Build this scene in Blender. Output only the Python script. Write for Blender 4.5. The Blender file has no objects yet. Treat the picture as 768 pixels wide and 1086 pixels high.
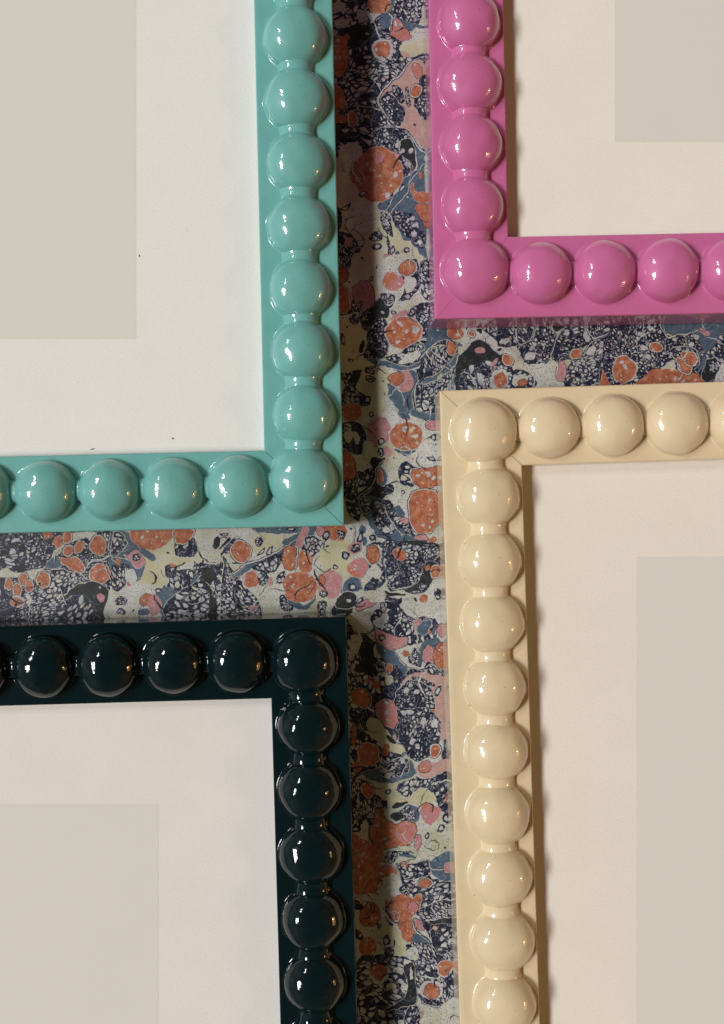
import bpy, math, random
from mathutils import Vector, noise as mnoise

# ------------------------------------------------------------------ units
# one photograph pixel at the paper plane = 0.4 mm;  the camera hangs 0.4 m above the paper
U = 0.0004
CX, CY, H = 360.0, 550.0, 1000.0
rnd = random.Random(7)
S = bpy.context.scene
COL = S.collection

def P(px, py, z=0.0):
    return Vector(((px-CX)*U, (CY-py)*U, z*U))

def at_height(px, py, z):
    """photo pixel of something standing z above the paper -> its true plan position"""
    k = 1.0 - z/H
    return CX+(px-CX)*k, CY+(py-CY)*k

# ------------------------------------------------------------------ materials
def new_mat(name):
    m = bpy.data.materials.new(name); m.use_nodes = True
    nt = m.node_tree
    b = nt.nodes['Principled BSDF']
    return m, nt, b

def node(nt, t, **kw):
    n = nt.nodes.new(t)
    for k, v in kw.items():
        setattr(n, k, v)
    return n

def noise_tex(nt, scale, detail=3, rough=0.5, dist=0.0):
    tc = node(nt, 'ShaderNodeTexCoord')
    n = node(nt, 'ShaderNodeTexNoise')
    n.inputs['Scale'].default_value = scale
    n.inputs['Detail'].default_value = detail
    n.inputs['Roughness'].default_value = rough
    n.inputs['Distortion'].default_value = dist
    nt.links.new(tc.outputs['Object'], n.inputs['Vector'])
    return n

def ramp(nt, src, stops, interp='LINEAR'):
    r = node(nt, 'ShaderNodeValToRGB')
    r.color_ramp.interpolation = interp
    el = r.color_ramp.elements
    while len(el) < len(stops): el.new(0.5)
    for e, (p, c) in zip(el, stops):
        e.position = p; e.color = (c[0], c[1], c[2], 1)
    nt.links.new(src, r.inputs['Fac'])
    return r

def mixc(nt, fac, a, b, mode='MIX'):
    m = node(nt, 'ShaderNodeMix', data_type='RGBA', blend_type=mode)
    if isinstance(fac, float): m.inputs[0].default_value = fac
    else: nt.links.new(fac, m.inputs[0])
    for i, v in ((6, a), (7, b)):
        if isinstance(v, tuple): m.inputs[i].default_value = (*v, 1)
        else: nt.links.new(v, m.inputs[i])
    return m.outputs[2]

def lacquer(name, col, col2, rough=0.30, coat=1.0):
    m, nt, b = new_mat(name)
    n = noise_tex(nt, 60, 4)
    r = ramp(nt, n.outputs['Fac'], [(0.3, col), (0.7, col2)])
    # fine scattered dust and pinholes in the lacquer
    d = noise_tex(nt, 900, 2)
    dr = ramp(nt, d.outputs['Fac'], [(0.72, (0, 0, 0)), (0.78, (1, 1, 1))])
    c = mixc(nt, dr.outputs['Color'], r.outputs['Color'], tuple(x*0.7 for x in col))
    nt.links.new(c, b.inputs['Base Color'])
    rn = noise_tex(nt, 200, 3)
    mr = node(nt, 'ShaderNodeMapRange')
    mr.inputs['To Min'].default_value = rough*0.8; mr.inputs['To Max'].default_value = rough*1.7
    nt.links.new(rn.outputs['Fac'], mr.inputs['Value'])
    nt.links.new(mr.outputs['Result'], b.inputs['Roughness'])
    b.inputs['Coat Weight'].default_value = coat
    b.inputs['Coat Roughness'].default_value = 0.065
    b.inputs['Specular IOR Level'].default_value = 0.0 if name.endswith('green') else 0.2
    b.inputs['IOR'].default_value = 1.5
    # brush-lacquer unevenness
    n1 = noise_tex(nt, 170, 2); n2 = noise_tex(nt, 900, 2)
    ad = node(nt, 'ShaderNodeMath', operation='MULTIPLY_ADD')
    nt.links.new(n2.outputs['Fac'], ad.inputs[0]); ad.inputs[1].default_value = 0.10
    nt.links.new(n1.outputs['Fac'], ad.inputs[2])
    # faint brush marks drawn along each rail
    tcb = node(nt, 'ShaderNodeTexCoord'); mp = node(nt, 'ShaderNodeMapping'); mp.inputs['Scale'].default_value = (25, 1500, 1500)
    nt.links.new(tcb.outputs['Object'], mp.inputs['Vector'])
    n3 = node(nt, 'ShaderNodeTexNoise'); n3.inputs['Scale'].default_value = 1.0; n3.inputs['Detail'].default_value = 2
    nt.links.new(mp.outputs['Vector'], n3.inputs['Vector'])
    ad2 = node(nt, 'ShaderNodeMath', operation='MULTIPLY_ADD')
    nt.links.new(n3.outputs['Fac'], ad2.inputs[0]); ad2.inputs[1].default_value = 0.10
    nt.links.new(ad.outputs[0], ad2.inputs[2]); ad = ad2
    bp = node(nt, 'ShaderNodeBump')
    bp.inputs['Strength'].default_value = 0.20
    bp.inputs['Distance'].default_value = 0.0007
    nt.links.new(ad.outputs[0], bp.inputs['Height'])
    nt.links.new(bp.outputs['Normal'], b.inputs['Normal'])
    nt.links.new(bp.outputs['Normal'], b.inputs['Coat Normal'])
    return m

def paper_ink(name, stops, scale=220, detail=5, rough=0.45, speck=None, speck_amt=(0.60, 0.68), speck_scale=1300):
    m, nt, b = new_mat(name)
    n = noise_tex(nt, scale, detail, 0.6)
    r = ramp(nt, n.outputs['Fac'], stops)
    c = r.outputs['Color']
    if speck:
        s = noise_tex(nt, speck_scale, 3, 0.6)
        sr = ramp(nt, s.outputs['Fac'], [(speck_amt[0], (0, 0, 0)), (speck_amt[1], (1, 1, 1))])
        c = mixc(nt, sr.outputs['Color'], c, speck)
    nt.links.new(c, b.inputs['Base Color'])
    b.inputs['Roughness'].default_value = rough
    b.inputs['Specular IOR Level'].default_value = 0.3
    f = noise_tex(nt, 2500, 2)
    bp = node(nt, 'ShaderNodeBump'); bp.inputs['Strength'].default_value = 0.15
    bp.inputs['Distance'].default_value = 0.0001
    nt.links.new(f.outputs['Fac'], bp.inputs['Height'])
    nt.links.new(bp.outputs['Normal'], b.inputs['Normal'])
    return m

M = {}
M['C'] = paper_ink('paper_ground', [(0.34, (0.40, 0.385, 0.26)), (0.44, (0.46, 0.455, 0.38)), (0.56, (0.51, 0.51, 0.49))], 55, 4,
                   speck=(0.13, 0.14, 0.18), speck_amt=(0.54, 0.66), speck_scale=1700)
M['Y'] = paper_ink('paper_yellow', [(0.33, (0.41, 0.385, 0.235)), (0.66, (0.48, 0.47, 0.37))], 130, 4,
                   speck=(0.30, 0.28, 0.16), speck_amt=(0.58, 0.68), speck_scale=1500)
M['W'] = paper_ink('paper_cell', [(0.33, (0.27, 0.28, 0.32)), (0.5, (0.43, 0.43, 0.44)), (0.68, (0.56, 0.56, 0.53))], 330, 5,
                   speck=(0.16, 0.17, 0.22), speck_amt=(0.56, 0.68), speck_scale=1900)
M['O'] = paper_ink('ink_orange', [(0.30, (0.24, 0.060, 0.030)), (0.5, (0.34, 0.115, 0.060)), (0.70, (0.44, 0.21, 0.13))], 380, 6,
                   speck=(0.32, 0.08, 0.05), speck_amt=(0.60, 0.70), speck_scale=1800)
M['P'] = paper_ink('ink_pink', [(0.35, (0.34, 0.125, 0.145)), (0.65, (0.41, 0.225, 0.23))], 350, 5,
                   speck=(0.50, 0.36, 0.36), speck_amt=(0.54, 0.66), speck_scale=1700)
M['T'] = paper_ink('ink_pale_pink', [(0.35, (0.38, 0.23, 0.21)), (0.65, (0.44, 0.32, 0.28))], 300, 5,
                   speck=(0.34, 0.14, 0.14), speck_amt=(0.56, 0.68), speck_scale=1700)
M['OP'] = paper_ink('ink_orange_pink', [(0.42, (0.38, 0.13, 0.07)), (0.56, (0.40, 0.17, 0.19))], 130, 4,
                    speck=(0.52, 0.36, 0.34), speck_amt=(0.58, 0.70), speck_scale=1500)
M['B'] = paper_ink('ink_slate', [(0.3, (0.045, 0.075, 0.115)), (0.7, (0.085, 0.125, 0.17))], 300, 5,
                   speck=(0.15, 0.2, 0.25), speck_amt=(0.64, 0.74), speck_scale=1800)
M['N'] = paper_ink('ink_navy', [(0.35, (0.008, 0.009, 0.020)), (0.65, (0.020, 0.023, 0.052))], 300, 5,
                   speck=(0.10, 0.11, 0.16), speck_amt=(0.62, 0.74), speck_scale=1500)
M['K'] = paper_ink('ink_black', [(0.35, (0.014, 0.016, 0.018)), (0.65, (0.026, 0.029, 0.032))], 300, 4)
# the dark inks break into a froth of fine bubbles
def froth(key, scale, pale, lo, hi):
    nt = M[key].node_tree; b = nt.nodes['Principled BSDF']
    src = b.inputs['Base Color'].links[0].from_socket
    tc = node(nt, 'ShaderNodeTexCoord'); nz = node(nt, 'ShaderNodeTexNoise')
    nz.inputs['Scale'].default_value = 250; nt.links.new(tc.outputs['Object'], nz.inputs['Vector'])
    ad = node(nt, 'ShaderNodeVectorMath', operation='MULTIPLY_ADD')
    nt.links.new(nz.outputs['Color'], ad.inputs[0]); ad.inputs[1].default_value = (0.0012, 0.0012, 0); nt.links.new(tc.outputs['Object'], ad.inputs[2])
    v = node(nt, 'ShaderNodeTexVoronoi', feature='F1'); v.inputs['Scale'].default_value = scale
    nt.links.new(ad.outputs[0], v.inputs['Vector'])
    rr = ramp(nt, v.outputs['Distance'], [(lo, (1, 1, 1)), (hi, (0, 0, 0))])
    big = noise_tex(nt, 90, 3, 0.6)
    br = ramp(nt, big.outputs['Fac'], [(0.42, (0, 0, 0)), (0.58, (1, 1, 1))])
    f = mixc(nt, 1.0, rr.outputs['Color'], br.outputs['Color'], 'MULTIPLY')
    nt.links.new(mixc(nt, f, src, pale), b.inputs['Base Color'])
def streaks(key, col, width, scale=120, strength=1.0):
    nt = M[key].node_tree; b = nt.nodes['Principled BSDF']
    src = b.inputs['Base Color'].links[0].from_socket
    n = noise_tex(nt, scale, 3, 0.55, 1.6)
    r = ramp(nt, n.outputs['Fac'], [(0.5-width, (0, 0, 0)), (0.5, (strength,)*3), (0.5+width, (0, 0, 0))])
    nt.links.new(mixc(nt, r.outputs['Color'], src, col), b.inputs['Base Color'])
streaks('N', (0.34, 0.35, 0.38), 0.012, 150, .9)
streaks('W', (0.03, 0.033, 0.07), 0.008, 200, .6)
streaks('C', (0.12, 0.13, 0.17), 0.007, 110, .6)
streaks('B', (0.30, 0.33, 0.36), 0.010, 110, .6)
streaks('K', (0.20, 0.20, 0.20), 0.008, 120, .5)
streaks('O', (0.50, 0.30, 0.22), 0.008, 160, .6)
froth('N', 800, (0.24, 0.25, 0.30), 0.16, 0.30)
froth('W', 1100, (0.12, 0.12, 0.16), 0.10, 0.26)
froth('O', 800, (0.50, 0.32, 0.24), 0.08, 0.24)
froth('C', 1100, (0.22, 0.23, 0.27), 0.12, 0.30)
froth('P', 900, (0.50, 0.36, 0.36), 0.08, 0.24)
INK = ['C', 'Y', 'W', 'O', 'P', 'T', 'OP', 'B', 'N', 'K']

def board(name, col, col2, speck):
    m, nt, b = new_mat(name)
    n = noise_tex(nt, 40, 5, 0.6)
    r = ramp(nt, n.outputs['Fac'], [(0.35, col), (0.65, col2)])
    s = noise_tex(nt, 1600, 2, 0.6)
    sr = ramp(nt, s.outputs['Fac'], [(0.30, (0.93, 0.93, 0.93)), (0.55, (1, 1, 1))])
    c = mixc(nt, 1.0, r.outputs['Color'], sr.outputs['Color'], 'MULTIPLY')
    d = noise_tex(nt, 330, 2, 0.5)
    dr = ramp(nt, d.outputs['Fac'], [(0.79, (0, 0, 0)), (0.81, (.5, .5, .5))])
    c = mixc(nt, dr.outputs['Color'], c, speck)
    nt.links.new(c, b.inputs['Base Color'])
    b.inputs['Roughness'].default_value = 0.9
    b.inputs['Specular IOR Level'].default_value = 0.1
    f = noise_tex(nt, 1100, 4, 0.7)
    bp = node(nt, 'ShaderNodeBump'); bp.inputs['Strength'].default_value = 0.35
    bp.inputs['Distance'].default_value = 0.0002
    nt.links.new(f.outputs['Fac'], bp.inputs['Height'])
    nt.links.new(bp.outputs['Normal'], b.inputs['Normal'])
    return m

MAT_WHITE = board('mat_white', (0.79, 0.775, 0.745), (0.81, 0.795, 0.765), (0.5, 0.45, 0.4))
MAT_WARM_LIT = board('mat_warm_lit', (0.82, 0.785, 0.70), (0.84, 0.805, 0.725), (0.5, 0.42, 0.3))  # off-white mount, warm light painted into its tint
MAT_PINK_LIT = board('mat_pink_lit', (0.80, 0.735, 0.66), (0.82, 0.755, 0.68), (0.5, 0.38, 0.3))  # off-white mount too, the pinker light is put into its colour
MAT_DIM_LIT = board('mat_dim_lit', (0.755, 0.725, 0.69), (0.78, 0.75, 0.715), (0.5, 0.42, 0.35))  # off-white mount, its dimmer light painted in as a darker tone
m, nt, b = new_mat('print_greige')
pn = noise_tex(nt, 30, 2)
pr = ramp(nt, pn.outputs['Fac'], [(0.3, (0.690, 0.682, 0.618)), (0.7, (0.697, 0.689, 0.625))])
nt.links.new(pr.outputs['Color'], b.inputs['Base Color'])
b.inputs['Roughness'].default_value = 1.0; b.inputs['Specular IOR Level'].default_value = 0.0
PRINT = m

TEAL = lacquer('lacquer_teal', (0.150, 0.405, 0.380), (0.165, 0.435, 0.405))
PINK = lacquer('lacquer_pink', (0.55, 0.135, 0.31), (0.58, 0.15, 0.335))
CREAM = lacquer('lacquer_cream', (0.71, 0.575, 0.37), (0.735, 0.60, 0.395))
DARK = lacquer('lacquer_dark_green', (0.0025, 0.0100, 0.0122), (0.0034, 0.0125, 0.0150), rough=0.22)

# ------------------------------------------------------------------ mesh helpers
def link_mesh(name, verts, faces, mats, parent=None, smooth=False, fmats=None):
    me = bpy.data.meshes.new(name)
    me.from_pydata([tuple(v) for v in verts], [], faces)
    for mm in mats: me.materials.append(mm)
    if fmats: me.polygons.foreach_set('material_index', fmats)
    if smooth: me.polygons.foreach_set('use_smooth', [True]*len(me.polygons))
    me.update()
    o = bpy.data.objects.new(name, me); COL.objects.link(o)
    if parent: o.parent = parent
    return o

# ------------------------------------------------------------------ the marbled paper
pv, pf, pm = [], [], []
zcount = [0]
def swirl(x, y):
    """the comb drags every ink together, so all layers share one distortion"""
    a = mnoise.noise_vector(Vector((x*0.045, y*0.045, 21.3)))
    b = mnoise.noise_vector(Vector((x*0.15, y*0.15, 4.9)))
    c = mnoise.noise_vector(Vector((x*0.42, y*0.42, 9.2)))
    return x+a.x*3.4+b.x*1.3+c.x*0.75, y+a.y*3.4+b.y*1.3+c.y*0.75

def emit(poly, ink, z):
    base = len(pv)
    if z > 0: poly = [swirl(*p) for p in poly]
    for (x, y) in poly:
        pv.append(P(x, y, z))
    # photo y runs down: make every face look up
    a = 0
    for i in range(len(poly)):
        x1, y1 = poly[i]; x2, y2 = poly[(i+1) % len(poly)]
        a += x1*y2-x2*y1
    idx = list(range(base, base+len(poly)))
    if a > 0: idx.reverse()
    pf.append(idx); pm.append(INK.index(ink))

def nextz():
    zcount[0] += 1
    return 0.01 + zcount[0]*0.0008

def area(poly):
    a = 0
    for i in range(len(poly)):
        x1, y1 = poly[i]; x2, y2 = poly[(i+1) % len(poly)]
        a += x1*y2-x2*y1
    return abs(a)/2

def inside(x, y, poly):
    c = False; n = len(poly); j = n-1
    for i in range(n):
        xi, yi = poly[i]; xj, yj = poly[j]
        if (yi > y) != (yj > y) and x < (xj-xi)*(y-yi)/(yj-yi)+xi: c = not c
        j = i
    return c

def smooth_closed(pts, n=6):
    out = []; m_ = len(pts)
    for i in range(m_):
        p0, p1, p2, p3 = pts[i-1], pts[i], pts[(i+1) % m_], pts[(i+2) % m_]
        for k in range(n):
            t = k/n
            q = []
            for a in (0, 1):
                q.append(0.5*((2*p1[a])+(-p0[a]+p2[a])*t+(2*p0[a]-5*p1[a]+4*p2[a]-p3[a])*t*t+(-p0[a]+3*p1[a]-3*p2[a]+p3[a])*t**3))
            out.append(tuple(q))
    return out

def wobble(poly, amp):
    out = []
    for (x, y) in poly:
        v = mnoise.noise_vector(Vector((x*0.16, y*0.16, 1.7)))
        w = mnoise.noise_vector(Vector((x*0.55, y*0.55, 7.7)))
        out.append((x+amp*(v.x+0.6*w.x), y+amp*(v.y+0.6*w.y)))
    return out

def ellipse(cx, cy, rx, ry, rot=0, n=28):
    c, s = math.cos(math.radians(rot)), math.sin(math.radians(rot))
    return [(cx+rx*math.cos(t)*c-ry*math.sin(t)*s, cy+rx*math.cos(t)*s+ry*math.sin(t)*c)
            for t in (2*math.pi*i/n for i in range(n))]

def grow(poly, d):
    n = len(poly)
    sa = 0
    for i in range(n):
        x1, y1 = poly[i]; x2, y2 = poly[(i+1) % n]; sa += x1*y2-x2*y1
    sg = 1 if sa > 0 else -1
    out = []
    for i in range(n):
        x0, y0 = poly[i-1]; x2, y2 = poly[(i+1) % n]
        dx, dy = x2-x0, y2-y0; l = math.hypot(dx, dy) or 1
        out.append((poly[i][0]+sg*dy/l*d, poly[i][1]-sg*dx/l*d))
    return out

def clip_half(poly, px, py, nx, ny):
    out = []; n = len(poly)
    for i in range(n):
        a = poly[i]; b_ = poly[(i+1) % n]
        da = (a[0]-px)*nx+(a[1]-py)*ny; db = (b_[0]-px)*nx+(b_[1]-py)*ny
        if da <= 0: out.append(a)
        if (da < 0) != (db < 0) and abs(da-db) > 1e-9:
            t = da/(da-db); out.append((a[0]+(b_[0]-a[0])*t, a[1]+(b_[1]-a[1])*t))
    return out

def cells(region, s, elong, ang, mode, z):
    """the white bubbles left in the dark ink: jittered cells, squeezed and rounded"""
    xs = [p[0] for p in region]; ys = [p[1] for p in region]
    mx, my = (min(xs)+max(xs))/2, (min(ys)+max(ys))/2
    ca, sa = math.cos(ang), math.sin(ang)
    R = math.hypot(max(xs)-min(xs), max(ys)-min(ys))/2+s
    n = int(R/s)+2
    g = {}
    for i in range(-n, n+1):
        for j in range(-n, n+1):
            g[i, j] = ((i+rnd.uniform(-.48, .48))*s, (j+rnd.uniform(-.48, .48))*s)
    se = math.sqrt(elong)
    def tow(u, v):
        u, v = u*se, v/se
        x, y = u*ca-v*sa, u*sa+v*ca
        # flow of the marbling bends the bubbles
        w = mnoise.noise_vector(Vector(((mx+x)*0.03, (my+y)*0.03, 3.1)))
        w2 = mnoise.noise_vector(Vector(((mx+x)*0.11, (my+y)*0.11, 8.1)))
        return mx+x+w.x*8+w2.x*2.2, my+y+w.y*8+w2.y*2.2
    for i in range(-n+2, n-1):
        for j in range(-n+2, n-1):
            c = g[i, j]
            wc = tow(*c)
            if not inside(wc[0], wc[1], region): continue
            fld = mnoise.noise(Vector((wc[0]*0.07, wc[1]*0.07, 5.5)))
            if rnd.random() < (0.06 if mode == 'v' else 0.10)+max(0, fld*1.7): continue
            poly = [(c[0]-2*s, c[1]-2*s), (c[0]+2*s, c[1]-2*s), (c[0]+2*s, c[1]+2*s), (c[0]-2*s, c[1]+2*s)]
            for di in (-2, -1, 0, 1, 2):
                for dj in (-2, -1, 0, 1, 2):
                    if di == 0 and dj == 0: continue
                    q = g.get((i+di, j+dj))
                    if not q: continue
                    poly = clip_half(poly, (c[0]+q[0])/2, (c[1]+q[1])/2, q[0]-c[0], q[1]-c[1])
                    if len(poly) < 3: break
            if len(poly) < 3: continue
            gx = sum(p[0] for p in poly)/len(poly); gy = sum(p[1] for p in poly)/len(poly)
            if mode == 'v': k = 0.42+0.42*rnd.random()**.8
            else: k = 0.25+0.55*rnd.random()**1.6
            poly = [(gx+(p[0]-gx)*k, gy+(p[1]-gy)*k) for p in poly]
            for _ in range(2):
                q = []
                for a in range(len(poly)):
                    p1, p2 = poly[a], poly[(a+1) % len(poly)]
                    q.append((p1[0]*.75+p2[0]*.25, p1[1]*.75+p2[1]*.25))
                    q.append((p1[0]*.25+p2[0]*.75, p1[1]*.25+p2[1]*.75))
                poly = q
            wp = [tow(*p) for p in poly]
            bad = sum(1 for p in wp if not inside(p[0], p[1], region))
            if bad:
                wp = [(wc[0]+(p[0]-wc[0])*0.5, wc[1]+(p[1]-wc[1])*0.5) for p in wp]
                if any(not inside(p[0], p[1], region) for p in wp): continue
            emit(wp, 'C' if rnd.random() < 0.25 else ('T' if rnd.random() < .04 else 'W'), z)

def spots(region, z, dens=0.022):
    xs = [p[0] for p in region]; ys = [p[1] for p in region]
    A = area(region)
    for _ in range(max(1, int(A*dens))):
        for _t in range(12):
            x, y = rnd.uniform(min(xs), max(xs)), rnd.uniform(min(ys), max(ys))
            r = 0.35+1.2*rnd.random()**4 * min(1.4, (A/500)**.5+.4)
            e = wobble(ellipse(x, y, r*rnd.uniform(.8, 1.5), r, rnd.uniform(0, 180), 10), .5)
            if all(inside(a, b_, region) for a, b_ in e):
                emit(e, 'W' if rnd.random() < .7 else 'Y', z); break

def ribbon(pts, w):
    """a vein of bare paper, as a thin tapered band"""
    q = []
    for i in range(len(pts)-1):
        p0 = pts[max(i-1, 0)]; p1 = pts[i]; p2 = pts[i+1]; p3 = pts[min(i+2, len(pts)-1)]
        for k in range(8):
            t = k/8
            q.append(tuple(0.5*((2*p1[a])+(-p0[a]+p2[a])*t+(2*p0[a]-5*p1[a]+4*p2[a]-p3[a])*t*t+(-p0[a]+3*p1[a]-3*p2[a]+p3[a])*t**3) for a in (0, 1)))
    q.append(pts[-1])
    L, R_ = [], []
    for i in range(len(q)):
        a = q[max(i-1, 0)]; b_ = q[min(i+1, len(q)-1)]
        dx, dy = b_[0]-a[0], b_[1]-a[1]; l = math.hypot(dx, dy) or 1
        ww = w*(0.35+0.65*math.sin(math.pi*(i+0.3)/(len(q)-.4)))*rnd.uniform(.85, 1.15)/2
        L.append((q[i][0]-dy/l*ww, q[i][1]+dx/l*ww)); R_.append((q[i][0]+dy/l*ww, q[i][1]-dx/l*ww))
    return L, R_

def shape(kind, poly, sharp=False):
    """kind: O orange, P pink, T pale pink, OP mixed, B slate, K black, C/Y/W bare,
       N navy with bubbles, NV coarse cells, ND dots, NR small ring blot; a trailing + adds a pale ring"""
    ring = kind.endswith('+'); kind = kind.rstrip('+')
    A = area(poly)
    poly = wobble(poly, min(2.3, 0.3+A**.5*0.042))
    if ring:
        z = nextz(); emit(grow(poly, 1.6), 'N', z)
        z = nextz(); emit(grow(poly, 0.9), 'C', z)
    elif kind in ('N', 'NV', 'ND', 'K', 'B') and A > 150 and not sharp:
        z = nextz(); emit(grow(poly, rnd.uniform(.3, .8)), rnd.choice('WCNB'), z)
    elif kind in ('O', 'OP', 'P') and A > 60:
        z = nextz(); emit(grow(poly, 0.6), 'T' if rnd.random() < .5 else 'N', z)
    z = nextz()
    ink = {'NV': 'N', 'ND': 'N', 'NR': 'N', 'NS': 'N'}.get(kind, kind)
    emit(poly, ink, z)
    if kind == 'N': cells(poly, 3.9, rnd.uniform(1.2, 2.1), rnd.uniform(0, 3.14), 'v', z+.0004)
    if kind == 'NV': cells(poly, 5.9, rnd.uniform(1.3, 2.2), rnd.uniform(0, 3.14), 'v', z+.0004)
    if kind == 'NS': cells(poly, 3.2, 2.6, rnd.uniform(0.8, 1.6), 'v', z+.0004)
    if kind == 'ND': cells(poly, 3.6, rnd.uniform(1.0, 1.5), rnd.uniform(0, 3.14), 'd', z+.0004)
    if kind == 'NR':
        xs = [p[0] for p in poly]; ys = [p[1] for p in poly]
        cx, cy = sum(xs)/len(xs), sum(ys)/len(ys)
        if A > 60: cells(poly, 2.6, 1.3, rnd.uniform(0, 3), 'v', z+.0004)
        else: emit([(cx+(x-cx)*.5, cy+(y-cy)*.5) for x, y in poly], 'W', z+.0004)
    if kind in ('O', 'OP'): spots(poly, z+.0004)
    if kind in ('B', 'K') and A > 400: spots(poly, z+.0004, .0012)

def tile(ox, oy, sc, items):
    for it in items:
        kind = it[0]
        if kind == 'V':
            pts = [(ox+it[2][i]/sc, oy+it[2][i+1]/sc) for i in range(0, len(it[2]), 2)]
            for ink, f in (('N', 1.7), ('W', 0.85)):
                L, R_ = ribbon(pts, it[1]/sc*f)
                z = nextz()
                for i in range(len(L)-1):
                    emit([L[i], L[i+1], R_[i+1], R_[i]], ink, z)
        elif isinstance(it[1], (list, tuple)):
            a = it[1]
            pts = [(ox+a[i]/sc, oy+a[i+1]/sc) for i in range(0, len(a), 2)]
            shape(kind, smooth_closed(pts))
        else:
            cx, cy, rx, ry = it[1:5]; rot = it[5] if len(it) > 5 else 0
            shape(kind, ellipse(ox+cx/sc, oy+cy/sc, rx/sc, ry/sc, rot, 24 if rx/sc > 3 else 14))

# outlines of the frames on the paper (plan), used to keep the loose filler off hidden ground
def strips_visible(x, y):
    v = (340 < x < 490) or (545 < y < 672 and x < 380) or (325 < y < 425 and x > 440)
    return v

# the strips outside the picture continue in the same manner
def filler():
    for _ in range(560):
        x, y = rnd.uniform(-260, 1030), rnd.uniform(-260, 1350)
        if not strips_visible(x, y): continue
        if -5 < x < 773 and -5 < y < 1091 and rnd.random() < 0.6: continue
        k = rnd.random(); r = 4+16*rnd.random()**2
        kind = 'ND' if k < .25 else 'N' if k < .42 else 'NV' if k < .52 else 'O' if k < .70 else 'P' if k < .78 else 'B' if k < .88 else 'K' if k < .92 else 'Y'
        if kind in ('O', 'P', 'K', 'Y'): r *= .65
        pts = []
        ph = rnd.uniform(0, 6.28); el = rnd.uniform(1, 1.9)
        for i in range(7):
            t = 6.283*i/7; rr = r*rnd.uniform(.75, 1.25)
            u, v = rr*math.cos(t)*el, rr*math.sin(t)
            pts.append((x+u*math.cos(ph)-v*math.sin(ph), y+u*math.sin(ph)+v*math.cos(ph)))
        shape(kind, smooth_closed(pts, 5))
filler()

tile(0, 555, 5.908, [
 ('ND', [-60,50, 300,50, 690,50, 768,150, 768,420, 700,425, 690,610, 400,660, -60,660]),
 ('N', [200,330, 360,300, 520,330, 560,400, 420,500, 330,640, 200,640, 190,500]),
 ('NV', [20,90, 130,100, 170,230, 90,300, 20,260]),
 ('C', [0,290, 50,280, 110,310, 250,290, 290,265, 250,330, 200,360, 180,420, 205,490, 180,510, 165,400, 120,335, 0,335]),
 ('C', [440,60, 600,60, 570,105, 520,90, 440,120, 330,225, 330,170, 420,120]),
 ('B', [290,250, 360,195, 380,270, 310,290]), ('B', [690,230, 768,200, 780,260, 710,340]),
 ('O', 290,70,35,25), ('O', 365,110,35,35), ('O+', 418,88,28,30), ('O+', 432,165,30,33), ('O+', 495,150,27,38, 15),
 ('O+', [375,210, 440,217, 480,205, 525,270, 510,305, 430,290, 385,260]), ('O+', 617,137,52,56), ('O+', 625,320,65,66),
 ('K', [370,480, 470,400, 560,375, 680,420, 690,600, 600,600, 570,480, 480,445]),
 ('NV', [320,600, 380,500, 520,440, 590,520, 580,610, 330,650]),
 ('O+', 148,352,28,33), ('O+', 52,380,26,40), ('O+', 107,415,28,36), ('O+', 188,390,27,40), ('O+', 277,355,36,46),
 ('W', 110,490,52,36), ('O', 105,490,42,26), ('O', 745,238,15,18), ('P', 632,460,18,32, -20),
 ('V', 14, [768,165, 640,220, 560,250, 530,290]), ('V', 8, [690,60, 690,160, 768,190]),
])
# the joint between two lengths of the paper: the pattern stops dead along it
z = nextz(); emit([(116.8, 624.5), (150, 626), (150, 668), (116.2, 668)], 'C', z)
tile(120, 555, 5.908, [
 ('Y', [200,160, 380,130, 560,220, 400,260, 330,300, 330,400, 200,400, 150,350]),
 ('C', [-22,420, 60,400, 180,380, 330,420, 330,620, -22,620]),
 ('B', [0,50, 110,60, 150,140, 140,200, 60,190, 0,210]), ('NV', [0,60, 55,60, 80,120, 50,185, 0,205]),
 ('O', [110,40, 365,40, 352,110, 300,150, 230,160, 150,130]), ('NV', [385,110, 440,140, 500,95, 525,110, 525,180, 480,215, 420,210, 385,170]),
 ('O+', [388,40, 505,40, 495,100, 440,133, 392,115]),
 ('B', [150,150, 200,155, 260,210, 245,235, 190,205]), ('P', [85,200, 140,160, 190,220, 210,260, 160,290, 100,230]), ('NR', 145,215,28,25),
 ('B', [0,220, 90,230, 160,290, 205,265, 180,340, 130,355, 100,300, 60,270]), ('N', [0,270, 100,260, 60,400, 0,410]),
 ('C', 110,320,38,45), ('O', 95,375,12,14), ('O', 38,238,16,18),
 ('NV', [330,270, 400,260, 410,290, 480,280, 520,320, 500,400, 400,445, 330,430, 310,400, 360,370, 340,330]),
 ('B', [270,440, 330,400, 430,430, 530,315, 500,420, 345,500, 330,640, 290,500]),
 ('NV', [340,500, 470,400, 560,330, 600,400, 600,640, 350,640]),
 ('NV', [600,260, 660,260, 700,170, 768,90, 790,240, 790,640, 660,640, 620,460, 630,360]),
 ('NV', [690,400, 800,380, 800,560, 700,540]),
 ('C', [670,230, 768,170, 800,200, 760,240, 680,250]), ('C', [665,300, 760,250, 800,260, 740,310, 690,315]),
 ('K', [560,290, 600,290, 640,330, 602,400, 625,480, 665,640, 600,640, 590,450, 560,350]),
 ('K', 650,120,20,38), ('NR', 690,70,30,16), ('K', [670,150, 720,95, 730,110, 690,150]),
 ('O', 210,490,50,38), ('P', 270,515,42,60), ('OP', 240,485,20,20), ('B', 200,560,40,20), ('NR', 50,490,45,27), ('NR', 55,555,32,22), ('K', 343,187,13,9),
 ('K', 555,230,7,7), ('NR', 280,415,20,14, -30), ('O', 378,262,22,14), ('K', 130,545,9,6),
])
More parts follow.
